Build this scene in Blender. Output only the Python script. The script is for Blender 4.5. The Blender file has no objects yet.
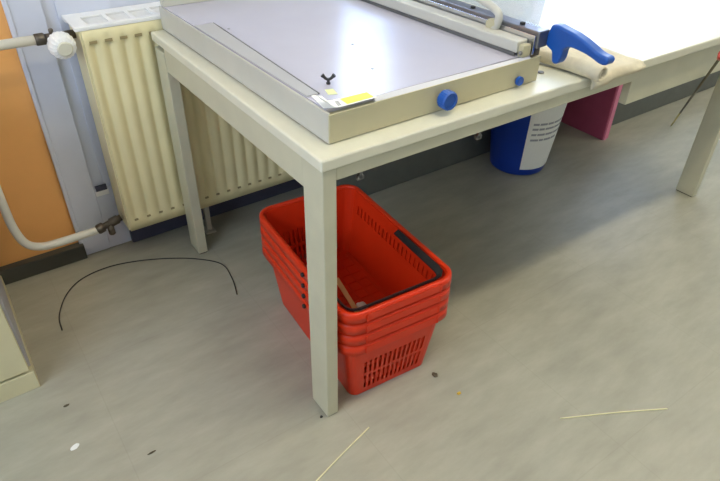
import bpy, bmesh, math, random
from mathutils import Vector, Matrix
random.seed(7)
S = bpy.context.scene
C = S.collection
PI = math.pi

# ------------------------------------------------------------------ materials
def lin(c):
    return tuple((x/12.92 if x <= .04045 else ((x+.055)/1.055)**2.4) for x in [v/255 for v in c]) + (1,)

def mat(name, rgb, rough=.5, metal=0, var=.06, scale=18, bump=0, spec=.5, trans=0, stretch=(1, 1, 1), coat=0):
    m = bpy.data.materials.new(name); m.use_nodes = True
    nt = m.node_tree; b = nt.nodes['Principled BSDF']
    tc = nt.nodes.new('ShaderNodeTexCoord'); mp = nt.nodes.new('ShaderNodeMapping')
    mp.inputs['Scale'].default_value = stretch
    nz = nt.nodes.new('ShaderNodeTexNoise'); nz.inputs['Scale'].default_value = scale
    nz.inputs['Detail'].default_value = 6
    nt.links.new(tc.outputs['Object'], mp.inputs['Vector']); nt.links.new(mp.outputs['Vector'], nz.inputs['Vector'])
    rp = nt.nodes.new('ShaderNodeValToRGB')
    c = lin(rgb)
    rp.color_ramp.elements[0].position = .3; rp.color_ramp.elements[1].position = .7
    rp.color_ramp.elements[0].color = tuple(max(0, x*(1-var)) for x in c[:3])+(1,)
    rp.color_ramp.elements[1].color = tuple(min(1, x*(1+var)) for x in c[:3])+(1,)
    nt.links.new(nz.outputs['Fac'], rp.inputs['Fac']); nt.links.new(rp.outputs['Color'], b.inputs['Base Color'])
    b.inputs['Roughness'].default_value = rough; b.inputs['Metallic'].default_value = metal
    b.inputs['Specular IOR Level'].default_value = spec
    if coat: b.inputs['Coat Weight'].default_value = coat; b.inputs['Coat Roughness'].default_value = .15
    if bump:
        bp = nt.nodes.new('ShaderNodeBump'); bp.inputs['Strength'].default_value = bump; bp.inputs['Distance'].default_value = .002
        nt.links.new(nz.outputs['Fac'], bp.inputs['Height']); nt.links.new(bp.outputs['Normal'], b.inputs['Normal'])
    return m

def emit(name, rgb, strength):
    m = bpy.data.materials.new(name); m.use_nodes = True
    nt = m.node_tree; nt.nodes.clear()
    o = nt.nodes.new('ShaderNodeOutputMaterial'); e = nt.nodes.new('ShaderNodeEmission')
    e.inputs['Color'].default_value = lin(rgb); e.inputs['Strength'].default_value = strength
    nt.links.new(e.outputs[0], o.inputs[0]); return m

def clear(name, rgb, gloss=.12, rough=.03):
    m = bpy.data.materials.new(name); m.use_nodes = True
    nt = m.node_tree; nt.nodes.clear()
    o = nt.nodes.new('ShaderNodeOutputMaterial'); t = nt.nodes.new('ShaderNodeBsdfTransparent')
    g = nt.nodes.new('ShaderNodeBsdfGlossy'); mx = nt.nodes.new('ShaderNodeMixShader')
    t.inputs['Color'].default_value = lin(rgb); g.inputs['Roughness'].default_value = rough
    mx.inputs[0].default_value = gloss
    nt.links.new(t.outputs[0], mx.inputs[1]); nt.links.new(g.outputs[0], mx.inputs[2]); nt.links.new(mx.outputs[0], o.inputs[0])
    return m

def floor_mat():
    m = bpy.data.materials.new('streaked_linoleum'); m.use_nodes = True
    nt = m.node_tree; b = nt.nodes['Principled BSDF']; N = nt.nodes.new; L = nt.links.new
    tc = N('ShaderNodeTexCoord')
    mp = N('ShaderNodeMapping'); mp.inputs['Rotation'].default_value = (0, 0, -.62); mp.inputs['Scale'].default_value = (2.4, 8, 1)
    L(tc.outputs['Object'], mp.inputs['Vector'])
    n1 = N('ShaderNodeTexNoise'); n1.inputs['Scale'].default_value = 2.2; n1.inputs['Detail'].default_value = 9; n1.inputs['Roughness'].default_value = .62
    L(mp.outputs['Vector'], n1.inputs['Vector'])
    n2 = N('ShaderNodeTexNoise'); n2.inputs['Scale'].default_value = 2.6; n2.inputs['Detail'].default_value = 4
    L(tc.outputs['Object'], n2.inputs['Vector'])
    r1 = N('ShaderNodeValToRGB'); e = r1.color_ramp.elements
    e[0].position = .28; e[0].color = lin(FLOOR_A); e[1].position = .72; e[1].color = lin(FLOOR_B)
    L(n1.outputs['Fac'], r1.inputs['Fac'])
    r2 = N('ShaderNodeValToRGB'); e = r2.color_ramp.elements
    e[0].position = .3; e[0].color = (.92, .92, .92, 1); e[1].position = .65; e[1].color = (1.04, 1.04, 1.03, 1)
    L(n2.outputs['Fac'], r2.inputs['Fac'])
    mx = N('ShaderNodeMix'); mx.data_type = 'RGBA'; mx.blend_type = 'MULTIPLY'; mx.inputs[0].default_value = 1
    L(r1.outputs['Color'], mx.inputs[6]); L(r2.outputs['Color'], mx.inputs[7])
    # welded tile seams
    mp2 = N('ShaderNodeMapping'); mp2.inputs['Location'].default_value = (-.05, -.026, 0)
    L(tc.outputs['Object'], mp2.inputs['Vector'])
    br = N('ShaderNodeTexBrick'); br.offset = 0; br.inputs['Scale'].default_value = 1
    br.inputs['Brick Width'].default_value = .5; br.inputs['Row Height'].default_value = .5
    br.inputs['Mortar Size'].default_value = .0016; br.inputs['Mortar Smooth'].default_value = .3
    br.inputs['Color1'].default_value = (1, 1, 1, 1); br.inputs['Color2'].default_value = (.985, .985, .985, 1); br.inputs['Mortar'].default_value = (.935, .935, .93, 1)
    L(mp2.outputs['Vector'], br.inputs['Vector'])
    m2 = N('ShaderNodeMix'); m2.data_type = 'RGBA'; m2.blend_type = 'MULTIPLY'; m2.inputs[0].default_value = 1
    L(mx.outputs[2], m2.inputs[6]); L(br.outputs['Color'], m2.inputs[7])
    L(m2.outputs[2], b.inputs['Base Color'])
    rr = N('ShaderNodeMapRange'); rr.inputs['To Min'].default_value = .3; rr.inputs['To Max'].default_value = .46
    L(n2.outputs['Fac'], rr.inputs['Value']); L(rr.outputs['Result'], b.inputs['Roughness'])
    b.inputs['Specular IOR Level'].default_value = .45
    bp = N('ShaderNodeBump'); bp.inputs['Strength'].default_value = .06; bp.inputs['Distance'].default_value = .002
    L(n1.outputs['Fac'], bp.inputs['Height']); L(bp.outputs['Normal'], b.inputs['Normal'])
    return m

FLOOR_A = (156, 153, 137); FLOOR_B = (177, 174, 157)
M = dict(
    floor=floor_mat(),
    orange=mat('orange_wall_paint', (240, 176, 104), .5, var=.07, scale=5),
    pale=mat('pale_grey_wall_paint', (206, 210, 224), .5, var=.05, scale=5),
    white_wall=mat('white_wall_paint', (226, 226, 222), .6, var=.03, scale=4),
    skirt=mat('dark_blue_grey_skirting', (62, 64, 84), .45, var=.1),
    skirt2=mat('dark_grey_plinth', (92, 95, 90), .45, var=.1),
    ceil=mat('ceiling_paint', (235, 234, 228), .8, var=.02),
    top=mat('cream_laminate', (216, 213, 192), .38, var=.025, scale=30),
    frame=mat('cream_painted_frame', (196, 192, 166), .42, var=.04, scale=14),
    rad=mat('aged_cream_enamel', (228, 218, 172), .35, var=.04, scale=6),
    radslot=mat('weld_shade_tan', (150, 136, 96), .6),  # darker tan, the shade at the weld steps put into colour
    radwhite=mat('white_enamel', (236, 236, 234), .3, var=.02),
    skirtdark=mat('dark_olive_skirting', (74, 74, 66), .5),
    ledge=mat('satin_grey_ledge', (180, 179, 178), .35, metal=.15, var=.02),
    lip=mat('brushed_light_steel', (205, 207, 216), .45, metal=.3, var=.01),
    shade=mat('edge_shade_strip', (92, 92, 90), .6),  # dark tone for shadow lines painted as strips on the cutter
    dark=mat('dark_gap', (40, 38, 36), .7),
    pipe=mat('white_gloss_pipe', (228, 226, 215), .3, var=.04),
    nut=mat('tarnished_brass', (96, 88, 78), .45, metal=.6, var=.25, scale=60),
    thermo=mat('white_plastic', (238, 238, 234), .35, var=.02),
    thermoc=mat('ivory_plastic', (220, 218, 200), .35, var=.03),
    red=mat('red_plastic', (214, 50, 15), .36, var=.04, scale=9, spec=.4),
    black=mat('black_plastic', (38, 38, 40), .42, var=.08),
    blue=mat('blue_plastic', (20, 80, 164), .34, var=.04),
    navy=mat('deep_blue_plastic', (14, 58, 160), .35, var=.05),
    cutter=mat('cream_enamel_steel', (188, 181, 148), .38, var=.03, scale=12),
    plate=mat('polished_grey_plate', (192, 190, 203), .27, metal=.15, var=.02, scale=8, spec=.6),
    side=mat('light_grey_enamel', (192, 190, 178), .4, var=.03, scale=12),
    chrome=mat('bright_steel', (215, 217, 224), .18, metal=1, var=.04, scale=40),
    steel=mat('dull_steel', (132, 132, 134), .35, metal=.85, var=.1, scale=40),
    guard=clear('tinted_clear_plastic', (238, 243, 253), .16),
    felt=mat('beige_felt', (206, 196, 170), .9, var=.06, scale=60, bump=.3),
    paper=mat('white_paper', (236, 236, 230), .75, var=.02),
    ink=mat('grey_print', (158, 160, 164), .8),
    tag=mat('white_sticker', (242, 242, 236), .5, var=.015),
    yel=mat('yellow_sticker', (226, 232, 60), .5, var=.03),
    pale_yel=mat('pale_yellow_sticker', (230, 234, 170), .5, var=.03),
    pink=mat('pink_board', (186, 84, 114), .6, var=.05),
    pinkl=mat('light_pink_board_edge', (232, 138, 168), .6, var=.05),
    cab=mat('cream_cabinet_front', (210, 203, 166), .45, var=.03),
    cabside=mat('grey_cabinet_side', (172, 172, 178), .45, var=.04),
    wood=mat('pale_bamboo', (196, 182, 110), .55, var=.15, scale=40),
    darkwood=mat('dark_stick', (96, 90, 66), .55, var=.15),
    redcap=mat('dull_red_cap', (176, 60, 50), .5),
    straw=mat('pale_yellow_strip', (234, 228, 184), .6, var=.06, scale=50),
    cable=mat('black_rubber', (42, 42, 42), .45),
    crumb=mat('brown_crumb', (92, 82, 62), .8, var=.3, scale=200),
    ycrumb=mat('yellow_crumb', (214, 176, 60), .7, var=.15, scale=200),
    card=mat('tan_card', (222, 178, 120), .7, var=.05),
    glass=clear('window_glass', (246, 249, 252), .06, .0),
    winframe=mat('white_window_frame', (232, 232, 230), .4, var=.02),
    lamp=emit('fluorescent_diffuser', (255, 244, 214), 1.0),
)

# ------------------------------------------------------------------ mesh helpers
def box(bm, x0, x1, y0, y1, z0, z1, bev=0, seg=2):
    b2 = bmesh.new()
    bmesh.ops.create_cube(b2, size=1)
    for v in b2.verts:
        v.co = Vector(((x0+x1)/2+v.co.x*(x1-x0), (y0+y1)/2+v.co.y*(y1-y0), (z0+z1)/2+v.co.z*(z1-z0)))
    if bev: bmesh.ops.bevel(b2, geom=b2.edges[:], offset=bev, segments=seg, affect='EDGES', profile=.5)
    merge(bm, b2); return bm

def merge(bm, b2, mtx=None):
    if mtx is not None: bmesh.ops.transform(b2, matrix=mtx, verts=b2.verts)
    mp = {v: bm.verts.new(v.co) for v in b2.verts}
    for f in b2.faces:
        nf = bm.faces.new([mp[v] for v in f.verts]); nf.smooth = f.smooth
    b2.free()

def prism(bm, poly, axis, a, b, bev=0, seg=2):
    """extrude a closed 2-D polygon along an axis from a to b"""
    b2 = bmesh.new()
    def P(p, t):
        return Vector({'x': (t, p[0], p[1]), 'y': (p[0], t, p[1]), 'z': (p[0], p[1], t)}[axis])
    va = [b2.verts.new(P(p, a)) for p in poly]; vb = [b2.verts.new(P(p, b)) for p in poly]
    n = len(poly)
    b2.faces.new(va[::-1]); b2.faces.new(vb)
    for i in range(n): b2.faces.new([va[i], va[(i+1) % n], vb[(i+1) % n], vb[i]])
    bmesh.ops.recalc_face_normals(b2, faces=b2.faces[:])
    if bev: bmesh.ops.bevel(b2, geom=b2.edges[:], offset=bev, segments=seg, affect='EDGES', profile=.5)
    merge(bm, b2); return bm

def tube(bm, pts, r, n=12, cap=True):
    pts = [Vector(p) for p in pts]; rings = []
    up = Vector((0, 0, 1)); prev = None
    for i, p in enumerate(pts):
        t = (pts[min(i+1, len(pts)-1)]-pts[max(i-1, 0)]).normalized()
        if prev is None:
            u = t.orthogonal().normalized()
        else:
            u = (prev-t*prev.dot(t)).normalized()
        prev = u; w = t.cross(u)
        rr = r[i] if isinstance(r, (list, tuple)) else r
        rings.append([bm.verts.new(p+(u*math.cos(2*PI*k/n)+w*math.sin(2*PI*k/n))*rr) for k in range(n)])
    for a, b in zip(rings, rings[1:]):
        for k in range(n):
            f = bm.faces.new([a[k], a[(k+1) % n], b[(k+1) % n], b[k]]); f.smooth = True
    if cap: bm.faces.new(rings[0][::-1]); bm.faces.new(rings[-1])
    return bm

def lathe(bm, prof, origin, axis, n=32, ribs=0, ribd=0):
    """prof: list of (radius, distance along axis)"""
    o = Vector(origin); ax = Vector(axis).normalized(); u = ax.orthogonal().normalized(); w = ax.cross(u); rings = []
    for (r, d) in prof:
        ring = []
        for k in range(n):
            a = 2*PI*k/n; rr = r
            if ribs: rr = r-(ribd if int(a/(2*PI)*ribs*2) % 2 else 0)*(1 if r > ribd*3 else 0)
            ring.append(bm.verts.new(o+ax*d+(u*math.cos(a)+w*math.sin(a))*rr))
        rings.append(ring)
    for a, b in zip(rings, rings[1:]):
        for k in range(n):
            f = bm.faces.new([a[k], a[(k+1) % n], b[(k+1) % n], b[k]]); f.smooth = not ribs
    bm.faces.new(rings[0][::-1]); bm.faces.new(rings[-1]); return bm

def smooth_path(pts, per=8):
    P = [Vector(p) for p in pts]; out = []
    for i in range(len(P)-1):
        p0, p1, p2, p3 = P[max(i-1, 0)], P[i], P[i+1], P[min(i+2, len(P)-1)]
        for k in range(per):
            t = k/per
            out.append(.5*((2*p1)+(-p0+p2)*t+(2*p0-5*p1+4*p2-p3)*t*t+(-p0+3*p1-3*p2+p3)*t**3))
    out.append(P[-1]); return out

def root_of(o):
    while o.parent: o = o.parent
    return o

def obj(name, bm, m, parent=None, local=False, label=None, mods=None):
    """link one bmesh as one mesh object; world coordinates unless local"""
    bmesh.ops.recalc_face_normals(bm, faces=bm.faces[:])
    if parent is not None and not local:
        bmesh.ops.translate(bm, verts=bm.verts, vec=-root_of(parent).location)
    me = bpy.data.meshes.new(name); bm.to_mesh(me); bm.free()
    me.materials.append(M[m])
    o = bpy.data.objects.new(name, me); C.objects.link(o)
    if parent is not None: o.parent = parent
    if label: o['label'] = label
    return o

def thing(name, label, cat, loc, group=None, rz=0):
    o = bpy.data.objects.new(name, None); C.objects.link(o)
    o.location = loc; o.rotation_euler = (0, 0, rz); o.empty_display_size = .05
    o['label'] = label; o['category'] = cat
    if group: o['group'] = group
    return o

def single(name, bm, m, label, cat, group=None):
    """a thing that is one mesh, its origin at its base"""
    xs = [v.co for v in bm.verts]
    c = Vector((sum(v.x for v in xs)/len(xs), sum(v.y for v in xs)/len(xs), min(v.z for v in xs)))
    bmesh.ops.translate(bm, verts=bm.verts, vec=-c)
    o = obj(name, bm, m); o.location = c; o['label'] = label; o['category'] = cat
    if group: o['group'] = group
    return o

def struct(name, bm, m, label=None, parent=None):
    o = obj(name, bm, m, parent)
    if parent is None: o['kind'] = 'structure'
    if label: o['label'] = label
    return o

B = bmesh.new
# ------------------------------------------------------------------ room shell
WX0, WX1, WY0, WY1, CH = -1.75, 4.2, -3.4, 1.04, 2.75
struct('floor', box(B(), WX0-.1, WX1+.1, WY0-.1, WY1+.15, -.1, 0), 'floor', 'grey streaked linoleum floor')
struct('ceiling', box(B(), WX0-.1, WX1+.1, WY0-.1, WY1+.15, CH, CH+.1), 'ceil', 'white ceiling')

def wall_with_holes(u0, u1, z0, z1, holes, make):
    """grid of boxes around rectangular holes (u0,u1,z0,z1)"""
    us = sorted({u0, u1, *[h[0] for h in holes], *[h[1] for h in holes]}); zs = sorted({z0, z1, *[h[2] for h in holes], *[h[3] for h in holes]})
    for a, b in zip(us, us[1:]):
        for c, d in zip(zs, zs[1:]):
            if not any(h[0]-1e-6 <= a and b <= h[1]+1e-6 and h[2]-1e-6 <= c and d <= h[3]+1e-6 for h in holes): make(a, b, c, d)

PX = -.318                                            # where the orange paint stops
W1 = (.73, 1.06, .92, 2.2); W2 = (1.75, 3.6, .95, 2.3)
bm = B(); wall_with_holes(PX, WX1+.1, 0, CH, [W1, W2], lambda a, b, c, d: box(bm, a, b, WY1, WY1+.15, c, d))
struct('wall_back', bm, 'pale', 'pale grey painted wall behind the radiator')
struct('wall_back_orange', box(B(), WX0-.1, PX, WY1, WY1+.15, 0, CH), 'orange', 'orange painted wall section left of the radiator')
W3 = (-1.3, .55, 1.0, 2.3)
bm = B(); wall_with_holes(WY0-.1, WY1+.15, 0, CH, [W3], lambda a, b, c, d: box(bm, WX0-.1, WX0, a, b, c, d))
struct('wall_left', bm, 'white_wall')
struct('wall_right', box(B(), WX1, WX1+.1, WY0-.1, WY1+.15, 0, CH), 'white_wall')
struct('wall_front', box(B(), WX0, WX1, WY0-.1, WY0, 0, CH), 'white_wall')

def window(n, axis, w, pos, mull):
    u0, u1, z0, z1 = w; fr = .045
    def bx(bm, a, b, c, d, t0, t1):
        if axis == 'y': box(bm, a, b, pos+t0, pos+t1, c, d)
        else: box(bm, pos-t1, pos-t0, a, b, c, d)
    bm = B()
    bx(bm, u0, u1, z0, z0+fr, .05, .11); bx(bm, u0, u1, z1-fr, z1, .05, .11)
    bx(bm, u0, u0+fr, z0+fr, z1-fr, .05, .11); bx(bm, u1-fr, u1, z0+fr, z1-fr, .05, .11)
    for k in range(mull):
        u = u0+(u1-u0)*(k+1)/(mull+1); bx(bm, u-.02, u+.02, z0+fr, z1-fr, .05, .11)
    f = struct('window_%d' % n, bm, 'winframe')
    bm = B(); bx(bm, u0+fr, u1-fr, z0+fr, z1-fr, .078, .082)
    obj('pane', bm, 'glass', f)
window(1, 'y', W1, WY1, 0); window(2, 'y', W2, WY1, 1); window(3, 'x', W3, WX0, 1)

# grey pilaster between the orange wall and the radiator, with a long shallow recess that ends in a slot
bm = B()
box(bm, PX, -.238, WY1-.012, WY1, 0, CH, .002)
box(bm, -.238, -.06, WY1-.012, WY1, 0, .235, .002)
box(bm, -.205, -.06, WY1-.005, WY1, .235, CH, .001)
struct('trim_1', bm, 'pale', 'pale grey wall strip with a long shallow recess beside the orange paint')
bm = B(); box(bm, -.237, -.196, WY1-.016, WY1-.001, .208, .226, .002)
tr = struct('trim_2', bm, 'radwhite', 'small white strap slot at the foot of the recess')
obj('slot_shadow', box(B(), -.234, -.199, WY1-.0155, WY1-.006, .226, .243), 'skirt', tr)  # solid dark block paints the shadow inside the slot
struct('trim_3', box(B(), PX-.012, PX+.001, WY1-.016, WY1, .0, CH, .003), 'pale', 'thin pale strip along the edge of the orange paint')
struct('baseboard_left', box(B(), WX0, PX-.001, WY1-.03, WY1, 0, .055, .003), 'skirtdark', 'dark skirting under the orange wall')
struct('baseboard_back', box(B(), -.165, .55, WY1-.03, WY1-.001, 0, .16, .004), 'skirt', 'dark blue grey skirting under the radiator')
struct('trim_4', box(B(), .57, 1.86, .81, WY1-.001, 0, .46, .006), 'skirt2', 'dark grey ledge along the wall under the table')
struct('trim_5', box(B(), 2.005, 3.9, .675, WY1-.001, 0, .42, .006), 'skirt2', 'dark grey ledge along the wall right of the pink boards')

# fluorescent ceiling fixtures (the light of the room)
def ceiling_lamp(x, y, lab):
    t = thing('ceiling_light', lab, 'ceiling light', (x, y, CH))
    obj('housing', box(B(), x-.62, x+.62, y-.09, y+.09, CH-.05, CH, .004), 'winframe', t)
    obj('diffuser', box(B(), x-.6, x+.6, y-.075, y+.075, CH-.08, CH-.05, .01), 'lamp', t)
LAMPS = [(.5, -.45, 'long fluorescent ceiling light above the table and the baskets'), (2.6, -.45, 'long fluorescent ceiling light above the right half of the floor')]
for l in LAMPS: ceiling_lamp(*l)

# ------------------------------------------------------------------ work table
TT = .74; D = .892; LW, LD = .032, .074
t = thing('work_table', 'long cream work table with straight legs carrying the paper cutter', 'table', (0, 0, 0))
TX1 = 2.05
obj('table_top', box(B(), -.004, TX1, -.004, D, TT-.025, TT, .004, 3), 'top', t)
def leg(x, y, ztop):
    obj('leg', box(B(), x, x+LW, y, y+LD, .003, ztop, .0025), 'frame', t)
leg(0, 0, .715); leg(0, D-LD, .698); leg(1.791, .077, .715); leg(1.791, D-LD-.0, .715)
obj('side_rail', box(B(), .001, .024, LD, D-LD-.001, .646, .715, .002), 'frame', t)
obj('front_rail', box(B(), LW, .976, .002, .024, .686, .715, .002), 'frame', t)
obj('deep_front_rail', box(B(), .976, 1.99, .012, .034, .613, .715, .002), 'frame', t)
obj('back_rail', box(B(), LW, 1.79, D-.03, D-.008, .646, .715, .002), 'frame', t)
for bx_ in (.107, .435):
    b = B(); box(b, bx_-.004, bx_+.004, .026, .034, .655, .715, .001); box(b, bx_-.008, bx_+.008, .026, .034, .652, .662, .001)
    obj('bracket', b, 'steel', t)
for (fx, fy) in ((0, 0), (0, D-LD), (1.791, .077), (1.791, D-LD)):
    obj('foot_glide', box(B(), fx+.003, fx+LW-.003, fy+.003, fy+LD-.003, 0, .003), 'dark', t)

# ------------------------------------------------------------------ guillotine paper cutter
t = thing('paper_cutter', 'large cream guillotine paper cutter with blue knobs and blue blade handle on the table', 'paper cutter', (.042, .043, TT))
ZB, ZT = TT, .802
body = [(.042, .043), (.630, .052), (.606, .893), (.032, .893)]
b = B()
prism(b, body, 'z', ZB+.004, ZT-.006, .003)
obj('base', b, 'cutter', t)
# side cheek in cooler grey, a rim that stands a little above the plate
obj('side_panel', prism(B(), [(.0415, .044), (.047, .044), (.037, .893), (.0315, .893)], 'z', ZB+.003, ZT+.002, .0015), 'side', t)
obj('table_plate', prism(B(), [(.048, .0605), (.624, .070), (.600, .889), (.038, .889)], 'z', ZT-.006, ZT+.003, .0012), 'plate', t)
# sloping bright steel lip along the front edge
b = B()
for (xa, xb) in ((.158, .60),):
    prism(b, [(.054, ZT-.004), (.0615, ZT+.0032), (.0615, ZT-.006), (.054, ZT-.006)], 'x', xa, xb)
obj('front_lip', b, 'lip', t)
obj('front_panel', prism(B(), [(.043, .0425), (.630, .0515), (.630, .0545), (.043, .0455)], 'z', ZB+.002, ZT-.001, .001), 'cutter', t)
# side gauge bar
sg = obj('side_gauge', prism(B(), [(.0475, .128), (.0735, .128), (.0895, .66), (.0402, .66)], 'z', ZT+.003, ZT+.0055, .0008), 'ledge', t)
obj('gauge_edge', prism(B(), [(.0735, .128), (.0765, .128), (.0925, .662), (.0895, .66)], 'z', ZT+.003, ZT+.0055), 'shade', sg)  # dark strip paints the shadowed gap along the gauge edge
obj('back_gauge', prism(B(), [(.036, .866), (.52, .866), (.52, .888), (.0355, .888)], 'z', ZT+.003, ZT+.04, .002), 'side', t)
for gy, gx in ((.6, .105), (.34, .30), (.185, .245)):
    obj('plate_screw', lathe(B(), [(.0035, 0), (.0035, .001)], (gx, gy, ZT+.003), (0, 0, 1), 12), 'steel', t)
# wing screw at the front left
wx, wy = .119, .163
b = B(); lathe(b, [(.0045, 0), (.0045, .003), (.003, .005), (.003, .012)], (wx, wy, ZT+.003), (0, 0, 1), 16)
wing = obj('wing_screw', b, 'black', t)
for s in (-1, 1):
    b = B(); tube(b, smooth_path([(wx, wy, ZT+.012), (wx+s*.005, wy-s*.003, ZT+.015), (wx+s*.0105, wy-s*.007, ZT+.022)], 5), [.003]*5+[.0032]*3+[.0042]*3, 10)
    obj('wing', b, 'black', wing)
# sticker strip on the front left corner
b = B(); lab = []
for i in range(13):
    u = i/12
    curl = .016*max(0, (.22-u)/.22)**2
    row = []
    for j in range(4):
        w_ = j/3
        x = .046+u*.114; y = .052+w_*.034+.010*max(0, .5-u)*w_
        row.append(b.verts.new((x, y, ZT+.0042+curl+.002*max(0, .3-u))))
    lab.append(row)
for i in range(12):
    for j in range(3): b.faces.new([lab[i][j], lab[i+1][j], lab[i+1][j+1], lab[i][j+1]])
geo = bmesh.ops.extrude_face_region(b, geom=b.faces[:]); bmesh.ops.translate(b, verts=[v for v in geo['geom'] if isinstance(v, bmesh.types.BMVert)], vec=(0, 0, .0006))
stk = obj('sticker', b, 'tag', t)
b = B(); prism(b, [(.046, .066), (.068, .055), (.074, .116), (.058, .134)], 'z', ZT+.0036, ZT+.0042)
obj('sticker_tail', b, 'tag', stk)
obj('yellow_stripe', prism(B(), [(.093, .0555), (.155, .0565), (.156, .0815), (.094, .0825)], 'z', ZT+.0049, ZT+.0054), 'yel', stk)
obj('pale_stripe', prism(B(), [(.088, .115), (.106, .108), (.112, .135), (.096, .14)], 'z', ZT+.0034, ZT+.0039), 'pale_yel', stk)
for k in range(4):
    b = B(); box(b, .074+.0015*k, .081+.0015*k, .0585+.0052*k, .0607+.0052*k, ZT+.0049, ZT+.0056); obj('printed_mark', b, 'ink', stk)
# knobs
def knob(x, z, r, l, y):
    b = B(); lathe(b, [(r*.5, 0), (r*.5, l*.25), (r*.93, l*.25), (r, l*.35), (r, l*.9), (r*.9, l), (r*.7, l), (r*.66, l*.93)], (x, y, z), (0, -1, 0), 48, 24, r*.03)
    obj('knob', b, 'blue', t)
knob(.324, .772, .0205, .030, .046); knob(.560, .758, .0105, .012, .051)
# clamp bar along the cutting edge
b = B(); prism(b, [(.566, .072), (.604, .076), (.570, .84), (.530, .84)], 'z', ZT+.010, .838, .003)
clamp = obj('clamp_bar', b, 'side', t)
b = B(); prism(b, [(.563, .076), (.567, .076), (.532, .84), (.529, .84)], 'z', ZT+.0035, ZT+.011); obj('clamp_edge', b, 'shade', clamp)  # same shade strip draws the dark line under the clamp bar
b = B(); box(b, .572, .598, .058, .074, ZT+.002, .832, .003); obj('clamp_end_block', b, 'cutter', t)
obj('end_screw', lathe(B(), [(.005, 0), (.005, .004), (.003, .006)], (.566, .062, ZT+.014), (0, -1, 0), 14), 'steel', t)
obj('end_bracket', box(B(), .603, .636, .062, .082, ZT-.004, .816, .003), 'nut', t)
# blade carrier and blade behind it
b = B(); prism(b, [(.613, .055), (.653, .058), (.628, .86), (.590, .86)], 'z', .818, .856, .003)
arm = obj('blade_arm', b, 'steel', t)
b = B(); prism(b, [(.606, .06), (.612, .06), (.590, .86), (.584, .86)], 'z', ZT+.002, .848, .0008); obj('blade', b, 'chrome', arm)
for k in range(5):
    yy = .12+k*.16; b = B(); lathe(b, [(.007, 0), (.007, .005), (.004, .006)], (.632-.032*yy, yy, .855), (0, 0, 1), 6); obj('bolt', b, 'dark', arm)
for k in range(3):
    yy = .085+k*.028; b = B(); box(b, .606, .618, yy, yy+.010, .832, .848, .002); obj('adjusting_screw', b, 'nut', arm)
# curved clamp lever that rises from the bar
b = B(); tube(b, smooth_path([(.592, .172, .838), (.594, .166, .852), (.594, .166, .872), (.594, .190, .884), (.593, .235, .894), (.592, .30, .91), (.592, .36, .93)], 6), .0095, 14)
lev = obj('clamp_lever', b, 'side', t)
obj('lever_hub', lathe(B(), [(.014, 0), (.014, .014), (.010, .018)], (.584, .180, .846), (1, 0, 0), 24), 'cutter', lev)
# blue blade handle: side profile in depth and height
H = [(.052, .869), (.036, .872), (.02, .869), (-.010, .865), (-.037, .858), (-.060, .850), (-.077, .843), (-.092, .840), (-.104, .840), (-.110, .833), (-.106, .823), (-.098, .820), (-.086, .821), (-.070, .826), (-.048, .831), (-.029, .833), (-.012, .834), (.000, .832), (.010, .822), (.011, .803), (.016, .790), (.025, .785), (.034, .789), (.039, .812), (.059, .821), (.060, .845)]
b = B(); prism(b, H, 'x', .646, .674, .005, 3); obj('handle', b, 'blue', t)
obj('handle_bolt', lathe(B(), [(.007, 0), (.007, .012)], (.653, .062, .842), (0, 1, 0), 12), 'steel', t)
# clear safety guard standing on the arm
b = B(); prism(b, [(.074, .857), (.088, .860), (.074, 1.0), (.9, 1.0), (.9, .857)], 'x', .643, .647); gd = obj('safety_guard', b, 'guard', t)
# low screw heads on the base foot
for (fx, fy) in ((.06, .07), (.60, .09), (.60, .86), (.07, .86)):
    obj('rubber_foot', lathe(B(), [(.012, 0), (.012, .005)], (fx, fy, TT), (0, 0, 1), 16), 'black', t)
single('washer', lathe(B(), [(.008, 0), (.008, .003), (.004, .004)], (.682, .083, TT), (0, 0, 1), 16), 'steel', 'small grey metal stud lying on the table beside the cutter', 'washer')

# ------------------------------------------------------------------ beige felt roll draped over the front edge
t = thing('felt_mat', 'beige felt mat with a rolled left edge hanging over the table front', 'mat', (.83, .08, TT))
b = B()   # the roll: a spiral section swept along the depth
sec = []
for k in range(40):
    a = -PI*.5-2*PI*1.45*k/39; r = .0205-.011*k/39
    sec.append((r*math.cos(a), .0215+r*math.sin(a)))
th = .0032
outer = sec; inner = []
for k, (x, z) in enumerate(sec):
    d = math.hypot(x, z-.0215); inner.append((x*(d-th)/d, .0215+(z-.0215)*(d-th)/d))
poly = outer+inner[::-1]
n0 = 14; rows = []
for i in range(n0+1):
    u = i/n0; y = -.04+u*.30; x = .752+.004*math.sin(u*5)-.03*u; f = 1+.06*math.sin(u*9)
    rows.append([b.verts.new((x+px*f, y, TT+.0006+pz*f)) for px, pz in poly])
n = len(poly)
for i in range(n0):
    for k in range(n): b.faces.new([rows[i][k], rows[i][(k+1) % n], rows[i+1][(k+1) % n], rows[i+1][k]]).smooth = True
for r_, sgn in ((rows[0], 1), (rows[-1], -1)):
    m_ = len(sec)
    for k in range(m_-1): b.faces.new([r_[k], r_[k+1], r_[n-2-k], r_[n-1-k]])
obj('rolled_edge', b, 'felt', t)
b = B(); grid = []
path = [(.26, .003), (.18, .004), (.10, .003), (.03, .0035), (.0, .0035), (-.010, .0015), (-.0135, -.006), (-.0145, -.016), (-.0145, -.024)]
for i in range(17):
    u = i/16; row = []
    for (y, z) in path:
        x = .752+u*(.205+.25*max(0, -y))-.03*max(0, y)
        if u > .97: x -= .006*math.sin(y*40)
        row.append(b.verts.new((x, y-(.004*math.sin(u*9) if z < 0 else 0)-.002*(z < 0), TT+z+(.0015*math.sin(u*14) if z > .002 else 0)+(.012*u if z < -.01 else 0))))
    grid.append(row)
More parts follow.
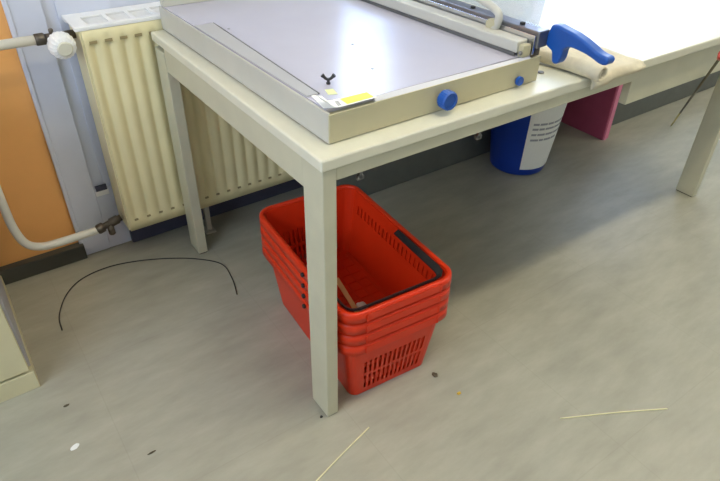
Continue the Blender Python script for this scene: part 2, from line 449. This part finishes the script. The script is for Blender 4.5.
for i in range(16):
    for j in range(len(path)-1): b.faces.new([grid[i][j], grid[i+1][j], grid[i+1][j+1], grid[i][j+1]]).smooth = True
o = obj('sheet', b, 'felt', t)
sm = o.modifiers.new('s', 'SOLIDIFY'); sm.thickness = .0025; sm.offset = 1

# ------------------------------------------------------------------ radiator
RX0, RX1, RY0, RY1, RZ0, RZ1 = -.187, .92, .898, 1.008, .124, .774
t = thing('radiator', 'cream ribbed panel radiator with a white grille top under the wall', 'radiator', (RX0, RY1, 0))
b = B(); pitch = .0405; nx = 330; zs = [RZ0, RZ0+.035, RZ0+.052, RZ0+.06]+[RZ0+.06+(RZ1-RZ0-.12)*k/6 for k in range(1, 7)]+[RZ1-.050, RZ1-.034, RZ1]
cols = []
for i in range(nx+1):
    x = RX0+.004+(RX1-RX0-.008)*i/nx; col = []
    ph = ((x-RX0-.030)/pitch) % 1
    g = .5-.5*math.cos(2*PI*ph); g = g**.55
    m_ = 1 if RX0+.014 < x < RX1-.030 else 0
    for z in zs:
        k = 0 if (z <= RZ0+.036 or z >= RZ1-.0345) else 1
        col.append(b.verts.new((x, RY0+.009*(1-g)*k*m_, z)))
    cols.append(col)
for i in range(nx):
    for j in range(len(zs)-1): b.faces.new([cols[i][j], cols[i+1][j], cols[i+1][j+1], cols[i][j+1]]).smooth = True
# back of the front panel
lo = [b.verts.new((x, RY0+.022, z)) for x, z in ((RX0+.004, RZ0), (RX1-.004, RZ0), (RX1-.004, RZ1), (RX0+.004, RZ1))]
b.faces.new(lo)
b.faces.new([cols[i][0] for i in range(nx+1)]+[lo[1], lo[0]])
b.faces.new([cols[i][-1] for i in range(nx+1)]+[lo[2], lo[3]])
b.faces.new([cols[0][j] for j in range(len(zs))]+[lo[3], lo[0]]); b.faces.new([cols[-1][j] for j in range(len(zs))]+[lo[2], lo[1]])
pan = obj('front_panel', b, 'rad', t)
b = B()
kmax = int((RX1-RX0-.07)/pitch)
for k in range(kmax+1):
    x = RX0+.030+k*pitch
    obj('weld_slot_shade', box(B(), x-.011, x+.009, RY0-.0006, RY0+.004, RZ1-.044, RZ1-.036), 'radslot', pan)  # thin dark boxes paint the shade at the groove ends
    obj('weld_slot_shade', box(B(), x-.007, x+.005, RY0-.0006, RY0+.004, RZ0+.034, RZ0+.040), 'radslot', pan)
obj('back_panel', box(B(), RX0+.01, RX1-.01, RY1-.02, RY1, RZ0+.002, RZ1-.004, .003), 'rad', t)
obj('convector_fins', box(B(), RX0+.03, RX1-.03, RY0+.03, RY1-.026, RZ0+.03, RZ1-.05), 'radslot', t)
obj('side_cover', box(B(), RX0-.001, RX0+.004, RY0+.002, RY1-.001, RZ0+.004, RZ1-.001, .0015), 'rad', t)
obj('side_cover', box(B(), RX1-.004, RX1+.001, RY0+.002, RY1-.001, RZ0+.004, RZ1-.001, .0015), 'rad', t)
b = B(); gz0, gz1 = RZ1-.001, RZ1+.004
box(b, RX0-.010, RX1+.003, RY0-.002, RY0+.020, gz0-.006, gz1, .002); box(b, RX0-.010, RX1+.003, RY1-.018, RY1+.028, gz0-.006, gz1, .002)
box(b, RX0-.010, RX0+.028, RY0+.018, RY1-.016, gz0, gz1, .001); box(b, RX1-.028, RX1+.003, RY0+.018, RY1-.016, gz0, gz1, .001)
x = RX0+.028
while x < RX1-.06:
    x += .062; box(b, x-.006, x+.006, RY0+.018, RY1-.016, gz0, gz1, .001)
gr = obj('top_grille', b, 'radwhite', t)
b = B()
for k in range(5): box(b, RX0+.027, RX1-.027, RY0+.026+k*.012, RY0+.033+k*.012, gz0-.004, gz0+.001)
obj('grille_slats', b, 'radwhite', gr)
for fx in (.088, .62):
    b = B(); box(b, fx-.009, fx+.009, RY0+.03, RY0+.05, .006, RZ0+.02, .002); box(b, fx-.018, fx+.018, RY0+.015, RY0+.065, 0, .006, .001)
    obj('foot', b, 'side', t)
b = B(); tube(b, [(RX0-.001, .955, RZ0+.03), (RX0+.01, .955, RZ0+.03)], .013, 14); obj('inlet_boss', b, 'nut', t)

# feed pipe, thermostatic valve, return pipe
t = thing('supply_pipe', 'straight white upper heating pipe running to the radiator valve', 'pipe', (-.6, .955, .74))
obj('pipe', tube(B(), [(-1.2, .952, .757), (-.285, .952, .748)], .0125, 16), 'pipe', t)
obj('union_nut', lathe(B(), [(.0145, 0), (.0175, .003), (.0175, .022), (.0145, .025)], (-.289, .952, .748), (1, 0, 0), 6), 'nut', t)
t = thing('thermostat_valve', 'white ribbed thermostat head on the upper left radiator valve', 'valve', (-.228, .952, .70))
obj('valve_body', tube(B(), [(-.263, .952, .748), (-.178, .952, .748)], .0115, 14), 'nut', t)
b = B(); lathe(b, [(.016, 0), (.016, .012), (.031, .017), (.035, .030), (.034, .046), (.029, .058), (.021, .062), (.020, .0605)], (-.236, .945, .741), (.04, -1, -.12), 72, 18, .0016)
hd = obj('thermostat_head', b, 'thermo', t)
obj('end_cap', lathe(B(), [(.0195, .0595), (.0195, .0635), (.016, .065)], (-.236, .945, .741), (.04, -1, -.12), 28), 'thermoc', hd)
obj('bleed_screw', lathe(B(), [(.006, 0), (.006, .012), (.004, .014)], (-.245, .952, .757), (0, 0, 1), 6), 'nut', t)
t = thing('return_pipe', 'white lower heating pipe bending along the orange wall to the radiator', 'pipe', (-.49, .955, .1))
P_ = [(-.498, 1.038, .62), (-.498, .985, .62), (-.498, .958, .60), (-.498, .955, .56), (-.498, .955, .30), (-.494, .955, .215), (-.478, .955, .160), (-.445, .955, .136), (-.40, .955, .130), (-.272, .955, .131)]
obj('pipe', tube(B(), smooth_path(P_, 8), .0125, 16), 'pipe', t)
obj('shutoff_valve', lathe(B(), [(.0135, 0), (.0165, .004), (.0165, .022), (.011, .026), (.011, .045), (.015, .048), (.015, .072), (.011, .076), (.011, .084)], (-.274, .955, .131), (1, 0, .25), 8), 'nut', t)
b = B(); lathe(b, [(.011, 0), (.011, .03), (.008, .034)], (-.232, .955, .136), (0, -.25, -1), 10); obj('drain_stub', b, 'nut', t)

# ------------------------------------------------------------------ stack of shopping baskets
def rrect(w, d, r, ns, nd, nc=5):
    """rounded rectangle outline, ns cells on the sides along x, nd along y"""
    pts = []; hx, hy = w/2, d/2
    def edge(a, b, n): return [(a[0]+(b[0]-a[0])*k/n, a[1]+(b[1]-a[1])*k/n) for k in range(n)]
    def arc(cx, cy, a0): return [(cx+r*math.cos(a0+PI/2*k/nc), cy+r*math.sin(a0+PI/2*k/nc)) for k in range(nc)]
    pts += edge((-hx+r, -hy), (hx-r, -hy), ns); pts += arc(hx-r, -hy+r, -PI/2)
    pts += edge((hx, -hy+r), (hx, hy-r), nd); pts += arc(hx-r, hy-r, 0)
    pts += edge((hx-r, hy), (-hx+r, hy), ns); pts += arc(-hx+r, hy-r, PI/2)
    pts += edge((-hx, hy-r), (-hx, -hy+r), nd); pts += arc(-hx+r, -hy+r, PI)
    return pts

BH = .222
NS, ND, NC = 4+2*12+1, 5+2*19, 5                       # cell counts along the short and the long side
def shell_mesh():
    b = bmesh.new()
    levels = [0, .016, .020, .074, .084, .134, .142, .152, .180, .19, BH-.004]
    rings = []
    for z in levels:
        f = z/BH
        rings.append([b.verts.new((x, y, z)) for x, y in rrect(.240+.058*f, .442+.053*f, .022+.012*f, NS, ND, NC)])
    n = len(rings[0])
    def slot(i, j):
        tall = j in (2, 4)
        if i < NS: k, N_ = i, NS
        elif i < NS+NC: return False
        elif i < NS+NC+ND: k, N_ = i-NS-NC, ND
        elif i < NS+2*NC+ND: return False
        elif i < 2*NS+2*NC+ND: k, N_ = i-NS-2*NC-ND, NS
        elif i < 2*NS+3*NC+ND: return False
        elif i < 2*NS+3*NC+2*ND: k, N_ = i-2*NS-3*NC-ND, ND
        else: return False
        if k < 2 or k > N_-3: return False
        on = k % 2 == 0
        long_side = N_ == ND
        return on and (j == 7 if long_side else tall)
    for j in range(len(levels)-1):
        for i in range(n):
            if slot(i, j): continue
            b.faces.new([rings[j][i], rings[j][(i+1) % n], rings[j+1][(i+1) % n], rings[j+1][i]]).smooth = False
    # wall thickness by hand: inner copy pushed in and bridged
    bmesh.ops.recalc_face_normals(b, faces=b.faces[:])
    return b, rings[0]

def basket_parts(root, handle, m='red'):
    b, _ = shell_mesh()
    sh = obj('basket_wall', b, m, root, True)
    s = sh.modifiers.new('thick', 'SOLIDIFY'); s.thickness = .0024; s.offset = -1
    # bottom: ribbed grid
    b = bmesh.new()
    out = rrect(.238, .440, .021, 4, 4, 5)
    prism(b, out, 'z', .0, .003)
    for k in range(7): x = -.105+k*.035; box(b, x-.0015, x+.0015, -.2, .2, .003, .005)
    for k in range(11): y = -.18+k*.036; box(b, -.105, .105, y-.0015, y+.0015, .003, .005)
    obj('basket_bottom', b, m, root, True)
    # rim: flange, outer skirt
    prof = [(.0, BH-.010), (.0, BH), (.003, BH+.0028), (.010, BH+.0028), (.0135, BH-.001), (.0145, BH-.0245), (.0120, BH-.0245), (.0108, BH-.004), (.0028, BH-.004), (.0028, BH-.010)]
    b = bmesh.new(); rings = []
    for (off, z) in prof:
        rings.append([b.verts.new((x, y, z)) for x, y in rrect(.297+2*off, .494+2*off, .034+off, 12, 12, 8)])
    n = len(rings[0]); m_ = len(prof)
    for j in range(m_):
        for i in range(n): b.faces.new([rings[j][i], rings[j][(i+1) % n], rings[(j+1) % m_][(i+1) % n], rings[(j+1) % m_][i]]).smooth = True
    rim = obj('rim', b, m, root, True)
    # raised end panels on the short sides of the rim, ribbed at both ends
    for s_ in (-1, 1):
        y = s_*(.247+.0138)
        b = bmesh.new()
        prism(b, [(-.107, y), (-.107, y+s_*.0034), (-.1035, y+s_*.0034), (-.1035, y+s_*.0016), (.1035, y+s_*.0016), (.1035, y+s_*.0034), (.107, y+s_*.0034), (.107, y)], 'z', BH-.0242, BH-.002)
        obj('rim_panel', b, m, rim, True)
    for s_ in (-1, 1):
        b = bmesh.new(); lathe(b, [(.006, 0), (.006, .005), (.0045, .0065)], (s_*.1627, -.05, BH-.013), (s_, 0, 0), 16)
        obj('handle_pivot', b, 'black', root, True)
    if handle:
        # folded flat: two arms along the long sides and the grip along the near short side
        b = bmesh.new(); z0 = BH+.0005
        path = [(-.141, -.05), (-.141, -.205), (-.138, -.222), (-.1285, -.2335), (-.111, -.2385), (.103, -.2385), (.1225, -.2335), (.132, -.222), (.1355, -.205), (.1355, -.022)]
        wid = [.005, .006, .007, .008, .008, .008, .009, .0115, .012, .010]
        ri = []
        for i, (x, y) in enumerate(path):
            p0 = Vector(path[max(i-1, 0)]); p1 = Vector(path[min(i+1, len(path)-1)]); tt = (p1-p0).normalized(); nn = Vector((-tt.y, tt.x)); w = wid[i]
            a = Vector((x, y))-nn*w*.45; c = Vector((x, y))+nn*w
            ri.append([b.verts.new((a.x, a.y, z0-.004)), b.verts.new((c.x, c.y, z0-.010)), b.verts.new((c.x, c.y, z0-.004)), b.verts.new((a.x, a.y, z0+.0035))])
        for a, c in zip(ri, ri[1:]):
            for k in range(4): b.faces.new([a[k], a[(k+1) % 4], c[(k+1) % 4], c[k]])
        b.faces.new(ri[0]); b.faces.new(ri[-1][::-1])
        bmesh.ops.recalc_face_normals(b, faces=b.faces[:])
        bmesh.ops.bevel(b, geom=[e for e in b.edges], offset=.0012, segments=2, affect='EDGES')
        obj('handle', b, 'black', root, True)

LBL = ['red plastic shopping basket standing on the floor, lowest of its stack', 'red plastic shopping basket second from the bottom of the stack',
       'red plastic shopping basket third from the bottom, just under the top one', 'topmost red shopping basket, open, with a black handle folded on its rim']
BX, BY, RZ, PITCH = .222, .231, math.radians(-4.0), .0350
def copy_thing(src, loc, label):
    r = src.copy(); C.objects.link(r); r.location = loc; r['label'] = label
    for ch in list(src.children):
        c = ch.copy(); C.objects.link(c); c.parent = r
        for g in list(ch.children):
            d = g.copy(); C.objects.link(d); d.parent = c
    return r
bk = thing('shopping_basket', LBL[0], 'basket', (BX, BY, .001), 'stacked red shopping baskets', RZ)
basket_parts(bk, False)
for k in (1, 2): copy_thing(bk, (BX, BY, .001+k*PITCH), LBL[k])
tp = copy_thing(bk, (BX, BY, .001+3*PITCH), LBL[3])
# the top one alone shows its handle
hroot = bpy.data.objects.new('tmp', None); C.objects.link(hroot)
basket_parts(hroot, True)
for ch in list(hroot.children):
    if ch.name.startswith('handle') and not ch.name.startswith('handle_pivot'): ch.parent = tp
    else:
        for g in list(ch.children): bpy.data.objects.remove(g)
        bpy.data.objects.remove(ch)
bpy.data.objects.remove(hroot)
# scraps in the top basket
BZ = .001+3*PITCH+.0055
b = B(); prism(b, [(-.06, -.006), (.055, -.012), (.062, .004), (-.058, .010)], 'z', 0, .0012)
o = single('card_strip', b, 'card', 'tan strip of card leaning inside the top basket', 'paper scrap')
o.location = (.203, .215, BZ+.045); o.rotation_euler = (.1, -.62, 1.75)
b = B(); bmesh.ops.create_icosphere(b, subdivisions=3, radius=.016)
for v in b.verts:
    h = math.sin(v.co.x*260+1)*math.cos(v.co.y*230)+.6*math.sin(v.co.z*310+v.co.x*150); v.co *= 1+.14*h; v.co.z *= .6
o = single('crumpled_paper', b, 'paper', 'small crumpled white paper lying inside the top basket', 'paper scrap')
o.location = (.234, .185, BZ+.001)

# ------------------------------------------------------------------ blue bin with a paper notice
cx, cy = 1.410, .672
t = thing('waste_bin', 'round blue bin with a white printed notice, on the floor under the table', 'bin', (cx, cy, 0))
R0, R1, HB = .117, .160, .40
b = B(); lathe(b, [(R0-.012, 0), (R0-.004, .003), (R0, .012), (R1, HB), (R1+.006, HB+.004), (R1+.006, HB+.014), (R1-.004, HB+.014), (R1-.006, HB-.004), (R0-.004, .012), (R0-.012, .008)], (cx, cy, 0), (0, 0, 1), 56)
obj('bin_body', b, 'navy', t)
def on_bin(a, z, e):
    r = R0+(R1-R0)*(z/HB)+e
    return (cx+r*math.cos(a), cy+r*math.sin(a), z)
A0, A1 = math.radians(-134), math.radians(-30)
def patch(b, a0, a1, z0, z1, e0, e1, n=18):
    f = []
    for i in range(n+1):
        a = a0+(a1-a0)*i/n
        f.append([b.verts.new(on_bin(a, z, e)) for z, e in ((z0, e0), (z1, e0), (z1, e1), (z0, e1))])
    for p, q in zip(f, f[1:]):
        for k in range(4): b.faces.new([p[k], p[(k+1) % 4], q[(k+1) % 4], q[k]])
    b.faces.new(f[0]); b.faces.new(f[-1])
b = B(); patch(b, A0, A1, .035, .375, .0006, .0014); nt_ = obj('paper_notice', b, 'paper', t)
b = B()
rnd = random.Random(3)
for li, z in enumerate((.250, .228, .203, .178)):
    a = A0+.12; end = A1-(.10, .05, .45, .75)[li]
    while a < end:
        w = rnd.uniform(.12, .3); b = B(); patch(b, a, min(a+w, end), z-.0045, z+.0045, .0012, .0018, 4); obj('printed_word', b, 'ink', nt_); a += w+.028
for z in (.072, .084):
    b = B(); patch(b, A1-.36, A1-.12, z-.004, z+.004, .0012, .0018, 4); obj('printed_word', b, 'ink', nt_)

# ------------------------------------------------------------------ pink boards standing under the table
for x, wd, y0, h, lab, m in ((1.914, .007, .603, .44, 'thin dark pink board standing under the table, nearest the blue bin', 'pink'),
                             (1.922, .017, .598, .46, 'light pink board standing between a dark pink board and another light one', 'pinkl'),
                             (1.942, .016, .602, .45, 'light pink board standing farthest right, beside the grey ledge', 'pinkl')):
    b = B(); box(b, x, x+wd, y0, .872, .0, h, .0015)
    single('pink_board', b, m, lab, 'board', 'pink boards under the table')
# trim_4 stops before, trim_5 starts after these boards

# ------------------------------------------------------------------ thin stick leaning at the right
t = thing('bamboo_stick', 'thin pale stick with a red tip leaning against the table front on the right', 'stick', (2.335, .512, 0))
p0 = Vector((2.338, .513, .004)); p1 = Vector((1.168, -.10, .740)); 
obj('shaft', tube(B(), [p0, p0.lerp(p1, .3)], .0035, 10), 'wood', t)
obj('dark_shaft', tube(B(), [p0.lerp(p1, .3), p1], .0038, 10), 'darkwood', t)
obj('red_tip', tube(B(), [p1, p1+(p1-p0).normalized()*.05], [.007, .011], 12), 'redcap', t)

# ------------------------------------------------------------------ cabinet at the lower left
CXR, CY0 = -.574, .513
t = thing('cabinet', 'low cream cabinet with grey side at the left edge of the floor', 'cabinet', (-.9, .75, 0))
obj('carcass', box(B(), -1.18, CXR-.002, CY0+.018, .99, .066, .68, .002), 'cabside', t)
obj('plinth', box(B(), -1.18, CXR, CY0, .985, 0, .060, .002), 'cab', t)
obj('door', box(B(), -1.178, CXR-.008, CY0-.001, CY0+.0175, .068, .67, .003), 'cab', t)
obj('cabinet_top', box(B(), -1.185, CXR+.001, CY0-.003, .995, .68, .705, .003), 'cab', t)

# ------------------------------------------------------------------ small things on the floor
cab = [(-.476, .699), (-.468, .768), (-.428, .852), (-.370, .905), (-.286, .922), (-.194, .903), (-.091, .854), (-.012, .796), (.042, .726), (.038, .64), (.017, .559)]
single('cable', tube(B(), smooth_path([(x, y, .0019) for x, y in cab], 8), .0018, 8), 'cable', 'thin black cable curving over the floor below the radiator', 'cable')
def strip(p, q, lab, bend):
    pm = ((p[0]+q[0])/2+bend[0], (p[1]+q[1])/2+bend[1], .0022)
    single('paper_strip', tube(B(), smooth_path([(p[0], p[1], .0018), pm, (q[0], q[1], .0018)], 8), .0018, 8), 'straw', lab, 'paper strip')
strip((-.135, -.139), (.069, -.083), 'thin pale yellow strip on the floor in front of the table leg', (.0, .001))
strip((.49, -.337), (.747, -.475), 'thin pale yellow strip lying alone on the floor at the lower right', (.001, .002))
def crumb(x, y, r, m, name, lab, fl=.4, sx=1, sy=1, rz=0, amp=.25):
    b = B(); bmesh.ops.create_icosphere(b, subdivisions=2, radius=r)
    for v in b.verts:
        v.co *= 1+amp*math.sin(v.co.x*900+r*4000)*math.cos(v.co.y*800+1); v.co = Vector((v.co.x*sx, v.co.y*sy, v.co.z*fl))
    bmesh.ops.rotate(b, verts=b.verts, matrix=Matrix.Rotation(rz, 3, 'Z'))
    bmesh.ops.translate(b, verts=b.verts, vec=(x, y, -min(v.co.z for v in b.verts)))
    single(name, b, m, lab, 'debris')
crumb(.318, -.046, .007, 'crumb', 'crumb', 'brown crumb on the floor right of the red baskets', .5, 1, 1.3)
crumb(.330, -.131, .005, 'ycrumb', 'crumb', 'small yellow crumb on the floor in front of the baskets', .5, 1.3, .9)
crumb(-.548, .272, .012, 'paper', 'paper_flake', 'flat white flake on the floor below the cabinet', .06, 1, .6, .4, .1)
crumb(-.402, .152, .011, 'crumb', 'wood_splinter', 'dark splinter on the open floor at the lower left', .2, 1, .18, .0)
crumb(-.534, .410, .006, 'crumb', 'grit', 'small brown speck on the floor beside the cabinet corner', .3, 1.3, .6)
crumb(-.012, .012, .004, 'cable', 'grit', 'tiny black speck beside the front table leg', .4)

# ------------------------------------------------------------------ light
w = bpy.data.worlds.new('sky'); S.world = w; w.use_nodes = True
bg = w.node_tree.nodes['Background']; bg.inputs['Color'].default_value = (.74, .84, 1.0, 1); bg.inputs['Strength'].default_value = 8
def portal(name, loc, rot, sx, sy):
    l = bpy.data.lights.new(name, 'AREA'); l.shape = 'RECTANGLE'; l.size = sx; l.size_y = sy; l.cycles.is_portal = True
    o = bpy.data.objects.new(name, l); C.objects.link(o); o.location = loc; o.rotation_euler = rot
portal('window_light', ((W1[0]+W1[1])/2, WY1+.14, (W1[2]+W1[3])/2), (-PI/2, 0, 0), W1[1]-W1[0], W1[3]-W1[2])
portal('window_light', ((W2[0]+W2[1])/2, WY1+.14, (W2[2]+W2[3])/2), (-PI/2, 0, 0), W2[1]-W2[0], W2[3]-W2[2])
portal('window_light', (WX0-.09, (W3[0]+W3[1])/2, (W3[2]+W3[3])/2), (0, -PI/2, 0), W3[3]-W3[2], W3[1]-W3[0])
M['lamp'].node_tree.nodes['Emission'].inputs['Strength'].default_value = 35

# ------------------------------------------------------------------ camera
F, yaw, pitch_, roll = 600.05, .624389, .631312, .0216027
f = Vector((math.sin(yaw)*math.cos(pitch_), math.cos(yaw)*math.cos(pitch_), -math.sin(pitch_)))
r0 = Vector((math.cos(yaw), -math.sin(yaw), 0)); u0 = r0.cross(f)
R = r0*math.cos(roll)+u0*math.sin(roll); U = u0*math.cos(roll)-r0*math.sin(roll)
cd = bpy.data.cameras.new('camera'); cam = bpy.data.objects.new('camera', cd); C.objects.link(cam)
m4 = Matrix((R, U, -f)).transposed().to_4x4(); m4.translation = Vector((-.505231, -.824698, 1.266963)); cam.matrix_world = m4
cd.sensor_width = 36; cd.lens = F/720*36; cd.clip_start = .02
S.camera = cam
S.view_settings.view_transform = 'Standard'; S.view_settings.look = 'None'; S.view_settings.gamma = 1; S.view_settings.use_curve_mapping = False
S.view_settings.exposure = 0
